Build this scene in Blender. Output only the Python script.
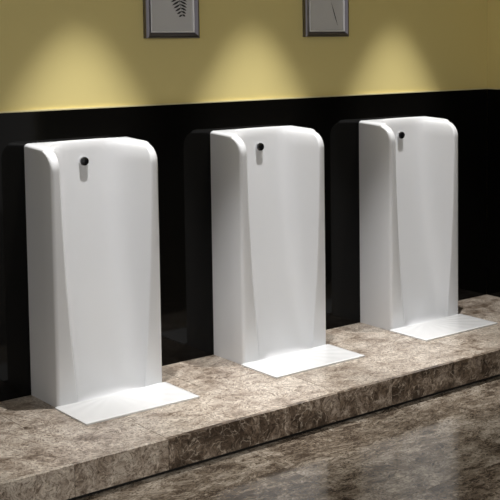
import bpy, bmesh, math, random
from mathutils import Vector, Matrix
S = bpy.context.scene
for o in list(bpy.data.objects): bpy.data.objects.remove(o)
COL = S.collection
random.seed(4)

# ---------------------------------------------------------------- camera
CX, CY, CZ = -1.67941, -4.29093, 1.40807
YAW, PITCH, ROLL = 0.72853, -0.07596, -0.00526
F = Vector((math.sin(YAW)*math.cos(PITCH), math.cos(YAW)*math.cos(PITCH), math.sin(PITCH)))
R = Vector((math.cos(YAW), -math.sin(YAW), 0)); U = R.cross(F)
R2 = R*math.cos(ROLL)+U*math.sin(ROLL); U2 = U*math.cos(ROLL)-R*math.sin(ROLL)
cam_d = bpy.data.cameras.new('camera'); cam = bpy.data.objects.new('camera', cam_d); COL.objects.link(cam)
cam.matrix_world = Matrix(((R2.x, U2.x, -F.x, CX), (R2.y, U2.y, -F.y, CY), (R2.z, U2.z, -F.z, CZ), (0, 0, 0, 1)))
cam_d.sensor_width = 36; cam_d.lens = 1158.077*36/500
cam_d.shift_x = (250-388.44)/500; cam_d.shift_y = (124.14-250)/500
S.camera = cam

# ---------------------------------------------------------------- world, lights, exposure
w = bpy.data.worlds.new('world'); S.world = w; w.use_nodes = True
bg = w.node_tree.nodes['Background']; bg.inputs[0].default_value = (1, .98, .955, 1); bg.inputs[1].default_value = .60
S.view_settings.view_transform = 'Standard'; S.view_settings.look = 'None'
S.view_settings.gamma = 1; S.view_settings.use_curve_mapping = False
S.view_settings.exposure = 0
SX = [0.479, 1.3323, 2.1856]                       # centres of the three urinals
def aim(o, d): o.rotation_euler = Vector(d).to_track_quat('-Z', 'Y').to_euler()
for k, x in enumerate(SX):                          # recessed ceiling downlights, one over each urinal
    l = bpy.data.lights.new('downlight_lamp', 'SPOT'); l.energy = (178, 174, 158)[k]; l.color = (1, .985, .97)
    l.spot_size = math.radians(44); l.spot_blend = .55; l.shadow_soft_size = .014
    o = bpy.data.objects.new('downlight_lamp', l); COL.objects.link(o); o.location = (x+.01, -.375, 2.46)
    aim(o, (0, 0, -1))
l = bpy.data.lights.new('floor_fill_spot', 'SPOT'); l.energy = 110; l.color = (1, .985, .96)  # unseen fill spot, added to brighten the floor before the step
l.spot_size = math.radians(75); l.spot_blend = .7; l.shadow_soft_size = .12
o = bpy.data.objects.new('floor_fill_spot', l); COL.objects.link(o); o.location = (.75, -2.3, 2.44); aim(o, (0, .12, -1))
def area(name, loc, d, sx, sy, e, c):
    l = bpy.data.lights.new(name, 'AREA'); l.shape = 'RECTANGLE'; l.size = sx; l.size_y = sy; l.energy = e; l.color = c
    o = bpy.data.objects.new(name, l); COL.objects.link(o); o.location = loc; aim(o, d); return o
area('front_fill_area', (.5, -3.5, 2.45), (.05, .8, -.7), 1.6, 1.0, 16, (.97, .98, 1))  # soft fill added from the room side to lift the urinal fronts

# ---------------------------------------------------------------- helpers
def mesh_obj(name, bm, mat, parent=None, smooth=False, **props):
    me = bpy.data.meshes.new(name); bm.normal_update(); bm.to_mesh(me); bm.free()
    for p in me.polygons: p.use_smooth = smooth
    me.materials.append(mat)
    o = bpy.data.objects.new(name, me); COL.objects.link(o)
    if parent: o.parent = parent
    for k, v in props.items(): o[k] = v
    return o
def box(bm, x0, x1, y0, y1, z0, z1):
    vs = [bm.verts.new((x, y, z)) for x in (x0, x1) for y in (y0, y1) for z in (z0, z1)]
    fs = []
    for a in ((0,1,3,2),(4,6,7,5),(0,4,5,1),(2,3,7,6),(0,2,6,4),(1,5,7,3)): fs.append(bm.faces.new([vs[i] for i in a]))
    return fs
def mat(name, col=(.8,.8,.8), rough=.5, metal=0, coat=0, spec=.5):
    m = bpy.data.materials.new(name); m.use_nodes = True; b = m.node_tree.nodes['Principled BSDF']
    b.inputs['Base Color'].default_value = (*col, 1); b.inputs['Roughness'].default_value = rough
    b.inputs['Metallic'].default_value = metal; b.inputs['Coat Weight'].default_value = coat
    b.inputs['Specular IOR Level'].default_value = spec
    return m
def N(m, t, **kw):
    n = m.node_tree.nodes.new(t)
    for k, v in kw.items(): setattr(n, k, v)
    return n
def L(m, a, b): m.node_tree.links.new(a, b)
def ramp(m, stops, interp='LINEAR'):
    r = N(m, 'ShaderNodeValToRGB'); e = r.color_ramp; e.interpolation = interp
    while len(e.elements) < len(stops): e.elements.new(.5)
    for i, (p, c) in enumerate(stops): e.elements[i].position = p; e.elements[i].color = (*c, 1)
    return r

# ---------------------------------------------------------------- materials
def bump_noise(m, scale, strength, dist=.01):
    b = m.node_tree.nodes['Principled BSDF']
    g = N(m, 'ShaderNodeNewGeometry'); n = N(m, 'ShaderNodeTexNoise'); n.inputs['Scale'].default_value = scale
    L(m, g.outputs['Position'], n.inputs['Vector'])
    bp = N(m, 'ShaderNodeBump'); bp.inputs['Strength'].default_value = strength; bp.inputs['Distance'].default_value = dist
    L(m, n.outputs[0], bp.inputs['Height']); L(m, bp.outputs[0], b.inputs['Normal'])
M_wall = mat('yellow_paint', (.68, .575, .24), .75); bump_noise(M_wall, 350, .05, .002)
M_cap = mat('ledge_light_cream', (.66, .59, .34), .6)  # pale colour imitates light caught along the wainscot ledge
M_black = mat('polished_black_stone', (.0028, .0026, .0022), .06, spec=.15); bump_noise(M_black, 6, .02, .003)
M_ceil = mat('ceiling_paint', (.7, .68, .62), .9)
M_ceramic = mat('white_ceramic', (.735, .745, .765), .25, 0, .2); bump_noise(M_ceramic, 9, .03, .004)
M_plate = mat('white_ceramic_plate', (.79, .795, .80), .16, 0, .3)
M_chrome = mat('chrome', (.75, .75, .77), .12, 1)
M_knob = mat('black_lens', (.006, .006, .007), .12)
M_frame = mat('dark_silver', (.20, .19, .21), .28, 1)
M_bead = mat('bright_silver', (.92, .92, .94), .3, .1)
M_print = mat('grey_paper', (.54, .54, .55), .6)
M_ink = mat('black_ink', (.02, .02, .022), .6)
M_grout = mat('stone_joint', (.30, .26, .21), .6)
M_gap = mat('shadow_gap_black', (.012, .010, .009), .5)
M_slot = mat('drain_metal', (.5, .5, .5), .3, 1)

def marble(name, rough, stretch=(1, 1, 1)):
    m = mat(name, rough=rough); b = m.node_tree.nodes['Principled BSDF']
    at = N(m, 'ShaderNodeAttribute', attribute_name='tile')       # x: which slab of stone, y: stone tone, with light painted in on some slabs
    sp = N(m, 'ShaderNodeSeparateXYZ'); L(m, at.outputs['Vector'], sp.inputs[0])
    g = N(m, 'ShaderNodeNewGeometry')
    off = N(m, 'ShaderNodeVectorMath', operation='ADD'); L(m, g.outputs['Position'], off.inputs[0])
    cb = N(m, 'ShaderNodeCombineXYZ'); mu = N(m, 'ShaderNodeMath', operation='MULTIPLY'); mu.inputs[1].default_value = 3.71
    L(m, sp.outputs[0], mu.inputs[0]); L(m, mu.outputs[0], cb.inputs[0]); L(m, mu.outputs[0], cb.inputs[2]); L(m, cb.outputs[0], off.inputs[1])
    mp = N(m, 'ShaderNodeMapping'); mp.inputs['Scale'].default_value = stretch; L(m, off.outputs[0], mp.inputs['Vector'])
    # warp
    n0 = N(m, 'ShaderNodeTexNoise'); n0.inputs['Scale'].default_value = 12; n0.inputs['Detail'].default_value = 5
    L(m, mp.outputs[0], n0.inputs['Vector'])
    sb = N(m, 'ShaderNodeVectorMath', operation='SUBTRACT'); sb.inputs[1].default_value = (.5, .5, .5); L(m, n0.outputs['Color'], sb.inputs[0])
    sc = N(m, 'ShaderNodeVectorMath', operation='SCALE'); sc.inputs['Scale'].default_value = .11; L(m, sb.outputs[0], sc.inputs[0])
    wv = N(m, 'ShaderNodeVectorMath', operation='ADD'); L(m, mp.outputs[0], wv.inputs[0]); L(m, sc.outputs[0], wv.inputs[1])
    # large clouds
    n1 = N(m, 'ShaderNodeTexNoise'); n1.inputs['Scale'].default_value = 10; n1.inputs['Detail'].default_value = 9; n1.inputs['Roughness'].default_value = .72
    L(m, wv.outputs[0], n1.inputs['Vector'])
    ad = N(m, 'ShaderNodeMath', operation='ADD'); L(m, n1.outputs[0], ad.inputs[0]); L(m, sp.outputs[1], ad.inputs[1])
    r1 = ramp(m, [(.34, (.05, .033, .022)), (.44, (.16, .118, .085)), (.55, (.36, .30, .245)), (.68, (.54, .48, .41))] if name == 'brown_marble' else [(.33, (.055, .040, .029)), (.44, (.14, .112, .085)), (.54, (.25, .215, .175)), (.70, (.38, .335, .285))])
    L(m, ad.outputs[0], r1.inputs[0])
    # fine pale veins
    v = N(m, 'ShaderNodeTexVoronoi', feature='DISTANCE_TO_EDGE'); v.inputs['Scale'].default_value = 34
    L(m, wv.outputs[0], v.inputs['Vector'])
    vs = .72 if name == 'brown_marble' else .28
    rv = ramp(m, [(0, (vs, vs, vs)), (.045, (vs*.25, vs*.25, vs*.25)), (.10, (0, 0, 0))]); L(m, v.outputs['Distance'], rv.inputs[0])
    n2 = N(m, 'ShaderNodeTexNoise'); n2.inputs['Scale'].default_value = 26; n2.inputs['Detail'].default_value = 4; L(m, wv.outputs[0], n2.inputs['Vector'])
    r2 = ramp(m, [(.45, (0, 0, 0)), (.60, (.95, .95, .95))]); L(m, n2.outputs[0], r2.inputs[0])
    vm = N(m, 'ShaderNodeMath', operation='MULTIPLY'); L(m, rv.outputs[0], vm.inputs[0]); L(m, r2.outputs[0], vm.inputs[1])
    mx = N(m, 'ShaderNodeMix', data_type='RGBA'); L(m, vm.outputs[0], mx.inputs[0]); L(m, r1.outputs[0], mx.inputs[6]); mx.inputs[7].default_value = (.66, .58, .48, 1)
    # fine dark specks
    n3 = N(m, 'ShaderNodeTexNoise'); n3.inputs['Scale'].default_value = 95; n3.inputs['Detail'].default_value = 6; n3.inputs['Roughness'].default_value = .7; L(m, wv.outputs[0], n3.inputs['Vector'])
    r3 = ramp(m, [(.38, (.36, .31, .27)), (.50, (1, 1, 1)), (.62, (1.35, 1.35, 1.35))]); L(m, n3.outputs[0], r3.inputs[0])
    m2 = N(m, 'ShaderNodeMix', data_type='RGBA', blend_type='MULTIPLY'); m2.inputs[0].default_value = 1
    L(m, mx.outputs[2], m2.inputs[6]); L(m, r3.outputs[0], m2.inputs[7]); L(m, m2.outputs[2], b.inputs['Base Color'])
    return m
M_marble = marble('brown_marble', .28)
M_floor = marble('brown_marble_floor', .10, (.8, 1.3, 1)); M_floor.node_tree.nodes['Principled BSDF'].inputs['Specular IOR Level'].default_value = .75

# ---------------------------------------------------------------- setting
HS, DS, HW, XR = .1247, .8085, 1.1207, 2.862        # step height and depth, wainscot height, right-hand wall
XL, YN, ZC = -3.6, -5.6, 2.5
def struct(name, bm, m, **k): return mesh_obj(name, bm, m, kind='structure', **k)
bm = bmesh.new(); box(bm, XL, XR+.2, .012, .16, -HS, ZC); struct('wall_back', bm, M_wall)
bm = bmesh.new(); box(bm, XR+.012, XR+.2, YN, .011, -HS, ZC); struct('wall_right', bm, M_wall)
bm = bmesh.new(); box(bm, XL, XR+.2, YN, .16, ZC+.001, ZC+.1); struct('ceiling', bm, M_ceil)
def tiles(rects, mtl, name, parent=None):
    """rects: (x0,x1,y0,y1,z0,z1,id,tone): bevelled stone slabs with joints between them"""
    bm = bmesh.new(); lay = bm.faces.layers.float_vector.new('tile')
    for (x0, x1, y0, y1, z0, z1, i, t) in rects:
        for f in box(bm, x0, x1, y0, y1, z0, z1): f[lay] = (i, t, 0)
    return bm
g = .0009
# step: front facing slabs, top slabs
JX = [-1.87, -1.49, -1.11, -.73, -.351, .028, .385, .775, 1.163, 1.44, 1.80, 2.10, 2.48, XR]
TONE = {-.351: .12, .028: .05, .385: -.11, .775: -.085, 1.163: -.03, 1.44: -.09, 1.80: -.06, 2.10: -.02}  # stone tones; first two slabs also paled to paint in frontal light
rects = []; n = 0
for a, b in zip(JX, JX[1:]):
    n += 1; rects.append((a+g, b-g, -DS, -DS+.02, -HS+.014, -.0003, n*1.3, TONE.get(a, -.04)))
TX = [-1.87, -1.11, -.351, .385, 1.163, 1.98, XR]
for k, (a, b) in enumerate(zip(TX, TX[1:])):
    n += 1; rects.append((a+g, b-g, -DS+.0205, -.36+g, -.02, 0, n*1.3, [.05, .05, .08, .11, .10, .09][k]))
TX2 = [-1.87, -1.3, -.60, .06, .80, 1.55, 2.2, XR]
for k, (a, b) in enumerate(zip(TX2, TX2[1:])):
    n += 1; rects.append((a+g, b-g, -.36+2*g, .011, -.02, 0, n*1.3, [.05, .05, .08, .08, .06, .07, .04][k]))
struct('raised_step', tiles(rects, M_marble, ''), M_marble)
bm = bmesh.new(); box(bm, -1.87, XR, -DS+.014, .011, -HS, -.0205); struct('raised_step_core', bm, M_gap)
# floor
rects = []; n = 40
xs = [-2.97+.74*k for k in range(9)]; ys = [-5.36+.48*k for k in range(11)]
for i in range(len(xs)-1):
    for j in range(len(ys)-1):
        n += 1; a, b = xs[i]-.01, xs[i+1]-.01; c, d = ys[j]-.0, ys[j+1]
        if j % 2: a += 0; b += 0
        x1 = min(b-g, XR); y1 = min(d-g, -DS+.30)
        if a+g < x1 and c+g < y1: rects.append((a+g, x1, c+g, y1, -HS-.02, -HS, n*1.7, random.uniform(-.10, .015)))
struct('floor', tiles(rects, M_floor, ''), M_floor)
bm = bmesh.new(); box(bm, XL, XR, YN, .011, -HS-.08, -HS-.0015); struct('floor_bed', bm, M_grout)
# wainscot panels of polished black stone
bm = bmesh.new(); px = [-3.4, -2.6, -1.2, -.40, .352, XR]
for a, b in zip(px, px[1:]): box(bm, a+.0006, b-.0006, .0, .0118, 0 if a > -1.9 else -HS, HW)
struct('wainscot_back', bm, M_black)
bm = bmesh.new(); py = [-5.5, -4, -2.5, -DS-.001]
box(bm, XR, XR+.0118, -DS, -.0005, 0, HW)
for a, b in zip(py, py[1:]): box(bm, XR, XR+.0118, a+.0006, b-.0006, -HS, HW)
struct('wainscot_right', bm, M_black)
bm = bmesh.new(); box(bm, -3.4, XR, .002, .0118, HW+.0003, HW+.006); struct('ledge_light_strip_1', bm, M_cap)  # added pale strips, painting the lit top of the wainscot ledge
bm = bmesh.new(); box(bm, XR+.002, XR+.0118, -5.5, .0015, HW+.0003, HW+.006); struct('ledge_light_strip_2', bm, M_cap)

# ---------------------------------------------------------------- urinal
H, W2, D = 1.0, .230, .2306
def lerp(a, b, t): return a+(b-a)*t
def interp(tab, z):
    for (z0, a), (z1, b) in zip(tab, tab[1:]):
        if z <= z1:
            t = (z-z0)/(z1-z0); return lerp(a, b, t)
    return tab[-1][1]
RIM = [(0, .142), (.03, .144), (.1, .151), (.2, .160), (.3, .168), (.4, .175), (.5, .1805), (.6, .185), (.7, .189), (.8, .1915), (.9, .193), (1.01, .194)]
def smooth_interp(tab, z): return sum(interp(tab, max(0, min(1.0, z+dz))) for dz in (-.06, -.03, 0, .03, .06))/5
REC = [(0, -.212), (.1, -.188), (.2, -.163), (.3, -.139), (.4, -.117), (.5, -.099), (.6, -.085), (.7, -.074), (.8, -.066), (.9, -.060), (1.01, -.057)]
def front_y(z):                                        # side profile: upright front, rounded over at the top
    Rr = .075; zc = .985-Rr
    if z <= zc: return -D
    t = min(1, (z-zc)/Rr); return -(D-Rr)-Rr*math.sqrt(max(0, 1-t*t))
def section(z, off, offr=0):
    wb = W2-off; yf = front_y(z)+off*.6
    wi = smooth_interp(RIM, z)+offr*.35; rc = smooth_interp(REC, z)+offr
    if z < .03: rc = lerp(front_y(z)-.001, rc, math.sqrt(max(0, 1-(1-z/.03)**2)))   # foot of the bowl sweeps out on to the plate
    left = []
    left.append((-wb, .0)); left.append((-wb, yf*.3)); left.append((-wb, yf*.6))
    rr = .014
    for k in range(5):                                  # outer front edge
        a = math.pi/2*k/4; left.append((-wb+rr-rr*math.cos(a), yf+rr-rr*math.sin(a)))
    r2 = min(.008, max(.0008, abs(rc-yf)*.4))
    e = -wi
    for k in range(4):                                  # inner edge of the rim
        a = math.pi/2*k/3; left.append((e-r2+r2*math.sin(a), yf+r2-r2*math.cos(a)))
    y0 = yf+r2; n = 18; mid = []
    for k in range(1, n):
        u = -math.cos(math.pi*k/(2*n))                  # -1..0, dense near the rim
        u = -1+k/n if False else u
        mid.append((wi*u, y0+(rc-y0)*(1-abs(u)**5)))
    pts = left+mid+[(0, rc)]
    return pts+[(-x, y) for x, y in reversed(pts[:-1])]
def urinal_body():
    bm = bmesh.new(); rows = []
    zs = [.0, .004, .009, .015, .022, .03, .04, .05]+[.05+.0275*k for k in range(1, 31)]
    zs += [.885, .895, .905, .915, .925, .935, .943, .951, .959, .966, .972, .978, .983]
    zs = sorted(z for z in zs if z < .984)
    lev = [(z, 0) for z in zs]
    ro = .018
    lev = [(z, 0, max(0, 1-math.sqrt(max(0, 1-((z-.956)/.04)**2)))*.009 if z > .956 else 0) for z in zs]
    for k in range(1, 7):
        a = math.pi/2*k/6; t_ = min(.998, (.984+.012*math.sin(a)-.956)/.04); lev.append((.984+.012*math.sin(a), ro*(1-math.cos(a)), .009*(1-math.sqrt(1-t_*t_))))
    for z, off, offr in lev:
        rows.append([bm.verts.new((x, y, (z if z < .5 else z+.004*(z-.5)/.5)+.003*max(0, (z-.85)/.15)-.019*max(0, (z-.85)/.15)*max(0, (abs(x)-.05)/.18)**2*(.35+.65*min(1, -y/D)))) for x, y in section(min(z, .984), off, offr)])
    m = len(rows[0])
    for a, b in zip(rows, rows[1:]):
        for i in range(m-1): bm.faces.new((a[i], a[i+1], b[i+1], b[i]))
        bm.faces.new((a[m-1], a[0], b[0], b[m-1]))
    for row, flip in ((rows[-1], False), (rows[0], True)):
        # back edge mirrored under each front point
        zc = row[0].co.z; half = m//2
        back = []
        for i in range(m):
            back.append(row[i] if i in (0, m-1) else None)
        prevb = row[0]
        for i in range(1, m-1):
            x = row[i].co.x
            nb = bm.verts.new((x, 0, zc)) if abs(abs(x)-abs(row[0].co.x)) > 1e-5 else None
            cur = nb if nb else prevb
            if x > 0 and nb is None: cur = row[m-1]
            vs = [row[i-1], row[i], cur, prevb]; u = []
            for v in vs:
                if v not in u: u.append(v)
            if len(u) >= 3:
                try: bm.faces.new(u if not flip else list(reversed(u)))
                except ValueError: pass
            prevb = cur
    bmesh.ops.remove_doubles(bm, verts=bm.verts, dist=.00005)
    bmesh.ops.recalc_face_normals(bm, faces=bm.faces)
    return bm
def plate_mesh():
    bm = bmesh.new(); x0 = .2412; yb, yf = -D+.0006, -D-.2528
    nx, ny = 60, 34; top = []
    for j in range(ny+1):
        r = []
        for i in range(nx+1):
            x = lerp(-x0, x0, i/nx); y = lerp(yb, yf, j/ny)
            dx, dy = x/x0, (y-yb)/(yf-yb)
            dish = max(0, 1-max(abs(dx)**3, dy**2)) ** .6
            rr = math.hypot(x, y-yb-.01); an = math.atan2(y-yb-.01, x)
            rib = .00045*math.cos(an*22)*min(1, max(0, (rr-.05)/.05))*dish
            z = .0085-.0035*dish*math.exp(-(rr/.16)**2)+rib
            if i in (0, nx) or j == ny: z = .0065
            if j == 0 and abs(x) < .13: z = .006
            r.append(bm.verts.new((x, y, z)))
        top.append(r)
    for a, b in zip(top, top[1:]):
        for i in range(nx): bm.faces.new((a[i], b[i], b[i+1], a[i+1]))
    rim = [top[0][i] for i in range(nx+1)]+[top[j][nx] for j in range(1, ny+1)]+[top[ny][i] for i in range(nx-1, -1, -1)]+[top[j][0] for j in range(ny-1, 0, -1)]
    low = [bm.verts.new((v.co.x, v.co.y, .0002)) for v in rim]
    for i in range(len(rim)):
        k = (i+1) % len(rim); bm.faces.new((rim[i], rim[k], low[k], low[i]))
    bm.faces.new(low); bmesh.ops.recalc_face_normals(bm, faces=bm.faces); return bm
def lathe_y(bm, prof, seg=28):
    """prof: (radius, y) pairs, spun about the y axis"""
    rings = []
    for r, y in prof:
        rings.append([bm.verts.new((r*math.cos(2*math.pi*k/seg), y, r*math.sin(2*math.pi*k/seg))) for k in range(seg)] if r > 1e-6 else [bm.verts.new((0, y, 0))])
    for a, b in zip(rings, rings[1:]):
        for k in range(seg):
            j = (k+1) % seg
            if len(b) == 1: bm.faces.new((a[k], a[j], b[0]))
            elif len(a) == 1: bm.faces.new((a[0], b[j], b[k]))
            else: bm.faces.new((a[k], a[j], b[j], b[k]))
    bmesh.ops.recalc_face_normals(bm, faces=bm.faces)
def make_urinal(x):
    root = bpy.data.objects.new('urinal', None); COL.objects.link(root); root.location = (x, -.0006, .0002)
    root['category'] = 'urinal'; root['group'] = 'white floor-standing urinals along the black wall'
    b = mesh_obj('body', urinal_body(), M_ceramic, root, True)
    p = mesh_obj('drain_plate', plate_mesh(), M_plate, root, True)
    bm = bmesh.new(); lathe_y(bm, [(0, .012), (.0185, .012), (.0185, -.0075), (.0175, -.009), (0, -.009)])
    s = mesh_obj('sensor_bezel', bm, M_chrome, root, True); s.location = (-.013, -.0595, .918)
    bm = bmesh.new(); lathe_y(bm, [(0, .004), (.0165, .004), (.0172, -.006), (.016, -.0085), (.010, -.0098), (0, -.010)])
    k = mesh_obj('sensor_button', bm, M_knob, s, True); k.location = (0, -.0090, 0); k['label'] = 'black round sensor button'
    for o in (b, p, s, k):
        o.data.set_sharp_from_angle(angle=math.radians(40))
    return root
def copy_tree(o, parent=None):
    c = o.copy(); COL.objects.link(c)
    if parent: c.parent = parent; c.matrix_parent_inverse = o.matrix_parent_inverse.copy()
    for ch in list(o.children): copy_tree(ch, c)
    return c
first = make_urinal(SX[0])
LAB = ['white ceramic floor urinal, the nearest and largest, leftmost of the three',
       'white ceramic floor urinal in the middle, between the other two urinals',
       'white ceramic floor urinal farthest away, nearest the right-hand room corner']
for i in range(3):
    o = first if i == 0 else copy_tree(first)
    o.location.x = SX[i]; o['label'] = LAB[i]

# ---------------------------------------------------------------- pictures
def sweep_frame(bm, x0, x1, z0, z1, prof):
    """prof: (inset, y) closed profile swept round a mitred rectangle"""
    rings = []
    for ins, y in prof:
        rings.append([bm.verts.new(p) for p in ((x0+ins, y, z0+ins), (x1-ins, y, z0+ins), (x1-ins, y, z1-ins), (x0+ins, y, z1-ins))])
    n = len(rings)
    for i in range(n):
        a, b = rings[i], rings[(i+1) % n]
        for k in range(4): j = (k+1) % 4; bm.faces.new((a[k], a[j], b[j], b[k]))
    bmesh.ops.recalc_face_normals(bm, faces=bm.faces)
def leaf_poly(bm, base, tip, wid, y=-.0186):
    a = Vector(base); b = Vector(tip); d = b-a; n = Vector((-d[1], d[0])).normalized()
    pts = []
    for t, s in ((0, .1), (.25, .8), (.5, 1), (.75, .7), (1, .05), (.75, -.5), (.5, -.7), (.25, -.6), (0, -.1)):
        p = a+d*t+n*wid*s; pts.append((p[0], p[1]))
    f = [bm.verts.new((x, y, z)) for x, z in pts]; g_ = [bm.verts.new((x, y+.0003, z)) for x, z in pts]
    bm.faces.new(f); bm.faces.new(list(reversed(g_)))
    for i in range(len(f)): j = (i+1) % len(f); bm.faces.new((f[i], g_[i], g_[j], f[j]))
def picture(x0, x1, z0, kind, label):
    root = bpy.data.objects.new('picture_frame', None); COL.objects.link(root)
    cx = (x0+x1)/2; root.location = (cx, .0116, z0); root['label'] = label; root['category'] = 'picture'; root['group'] = 'framed botanical prints on the yellow wall'
    w_ = (x1-x0)/2; h = .36
    bm = bmesh.new(); sweep_frame(bm, -w_, w_, 0, h, [(0, -.0002), (0, -.024), (.004, -.030), (.010, -.031), (.022, -.021), (.024, -.019), (.024, -.0002)])
    mesh_obj('moulding', bm, M_frame, root)
    bm = bmesh.new(); sweep_frame(bm, -w_, w_, 0, h, [(.0243, -.0178), (.0243, -.0235), (.0262, -.0255), (.0292, -.0235), (.0300, -.0178)])
    mesh_obj('inner_bead', bm, M_bead, root, label='bright silver inner edge')
    bm = bmesh.new(); box(bm, -w_+.0243, w_-.0243, -.0176, -.004, .0243, h-.0243)
    pr = mesh_obj('print', bm, M_print, root)
    bm = bmesh.new()
    if kind == 'fern':
        A, B = (.050, .088), (.006, .31)
        leaf_poly(bm, A, B, .0012)
        for k in range(14):
            t = .055+.066*k; p = (lerp(A[0], B[0], t), lerp(A[1], B[1], t)); l = .012+.032*math.sin(min(1, t*1.25)*math.pi*.8)
            for s in (-1, 1):
                leaf_poly(bm, p, (p[0]+s*l*.95, p[1]-l*.42*(1 if s > 0 else 1.2)+.0), .0050)
    else:
        A, B = (.066, .054), (.027, .165)
        leaf_poly(bm, A, B, .0026); leaf_poly(bm, B, (.0, .31), .0014)
        for k in range(6):
            t = .05+.17*k; p = (lerp(.027, .0, t), lerp(.170, .30, t))
            for s in (-1, 1): leaf_poly(bm, p, (p[0]+s*.042*(1-.5*t), p[1]+.026), .008)
    mesh_obj('leaf_drawing', bm, M_ink, pr)
picture(.790, 1.050, 1.403, 'fern', 'dark silver framed fern print hung between the left and middle urinals')
picture(1.627, 1.887, 1.406, 'stem', 'dark silver framed thin stem print hung between the middle and right urinals')
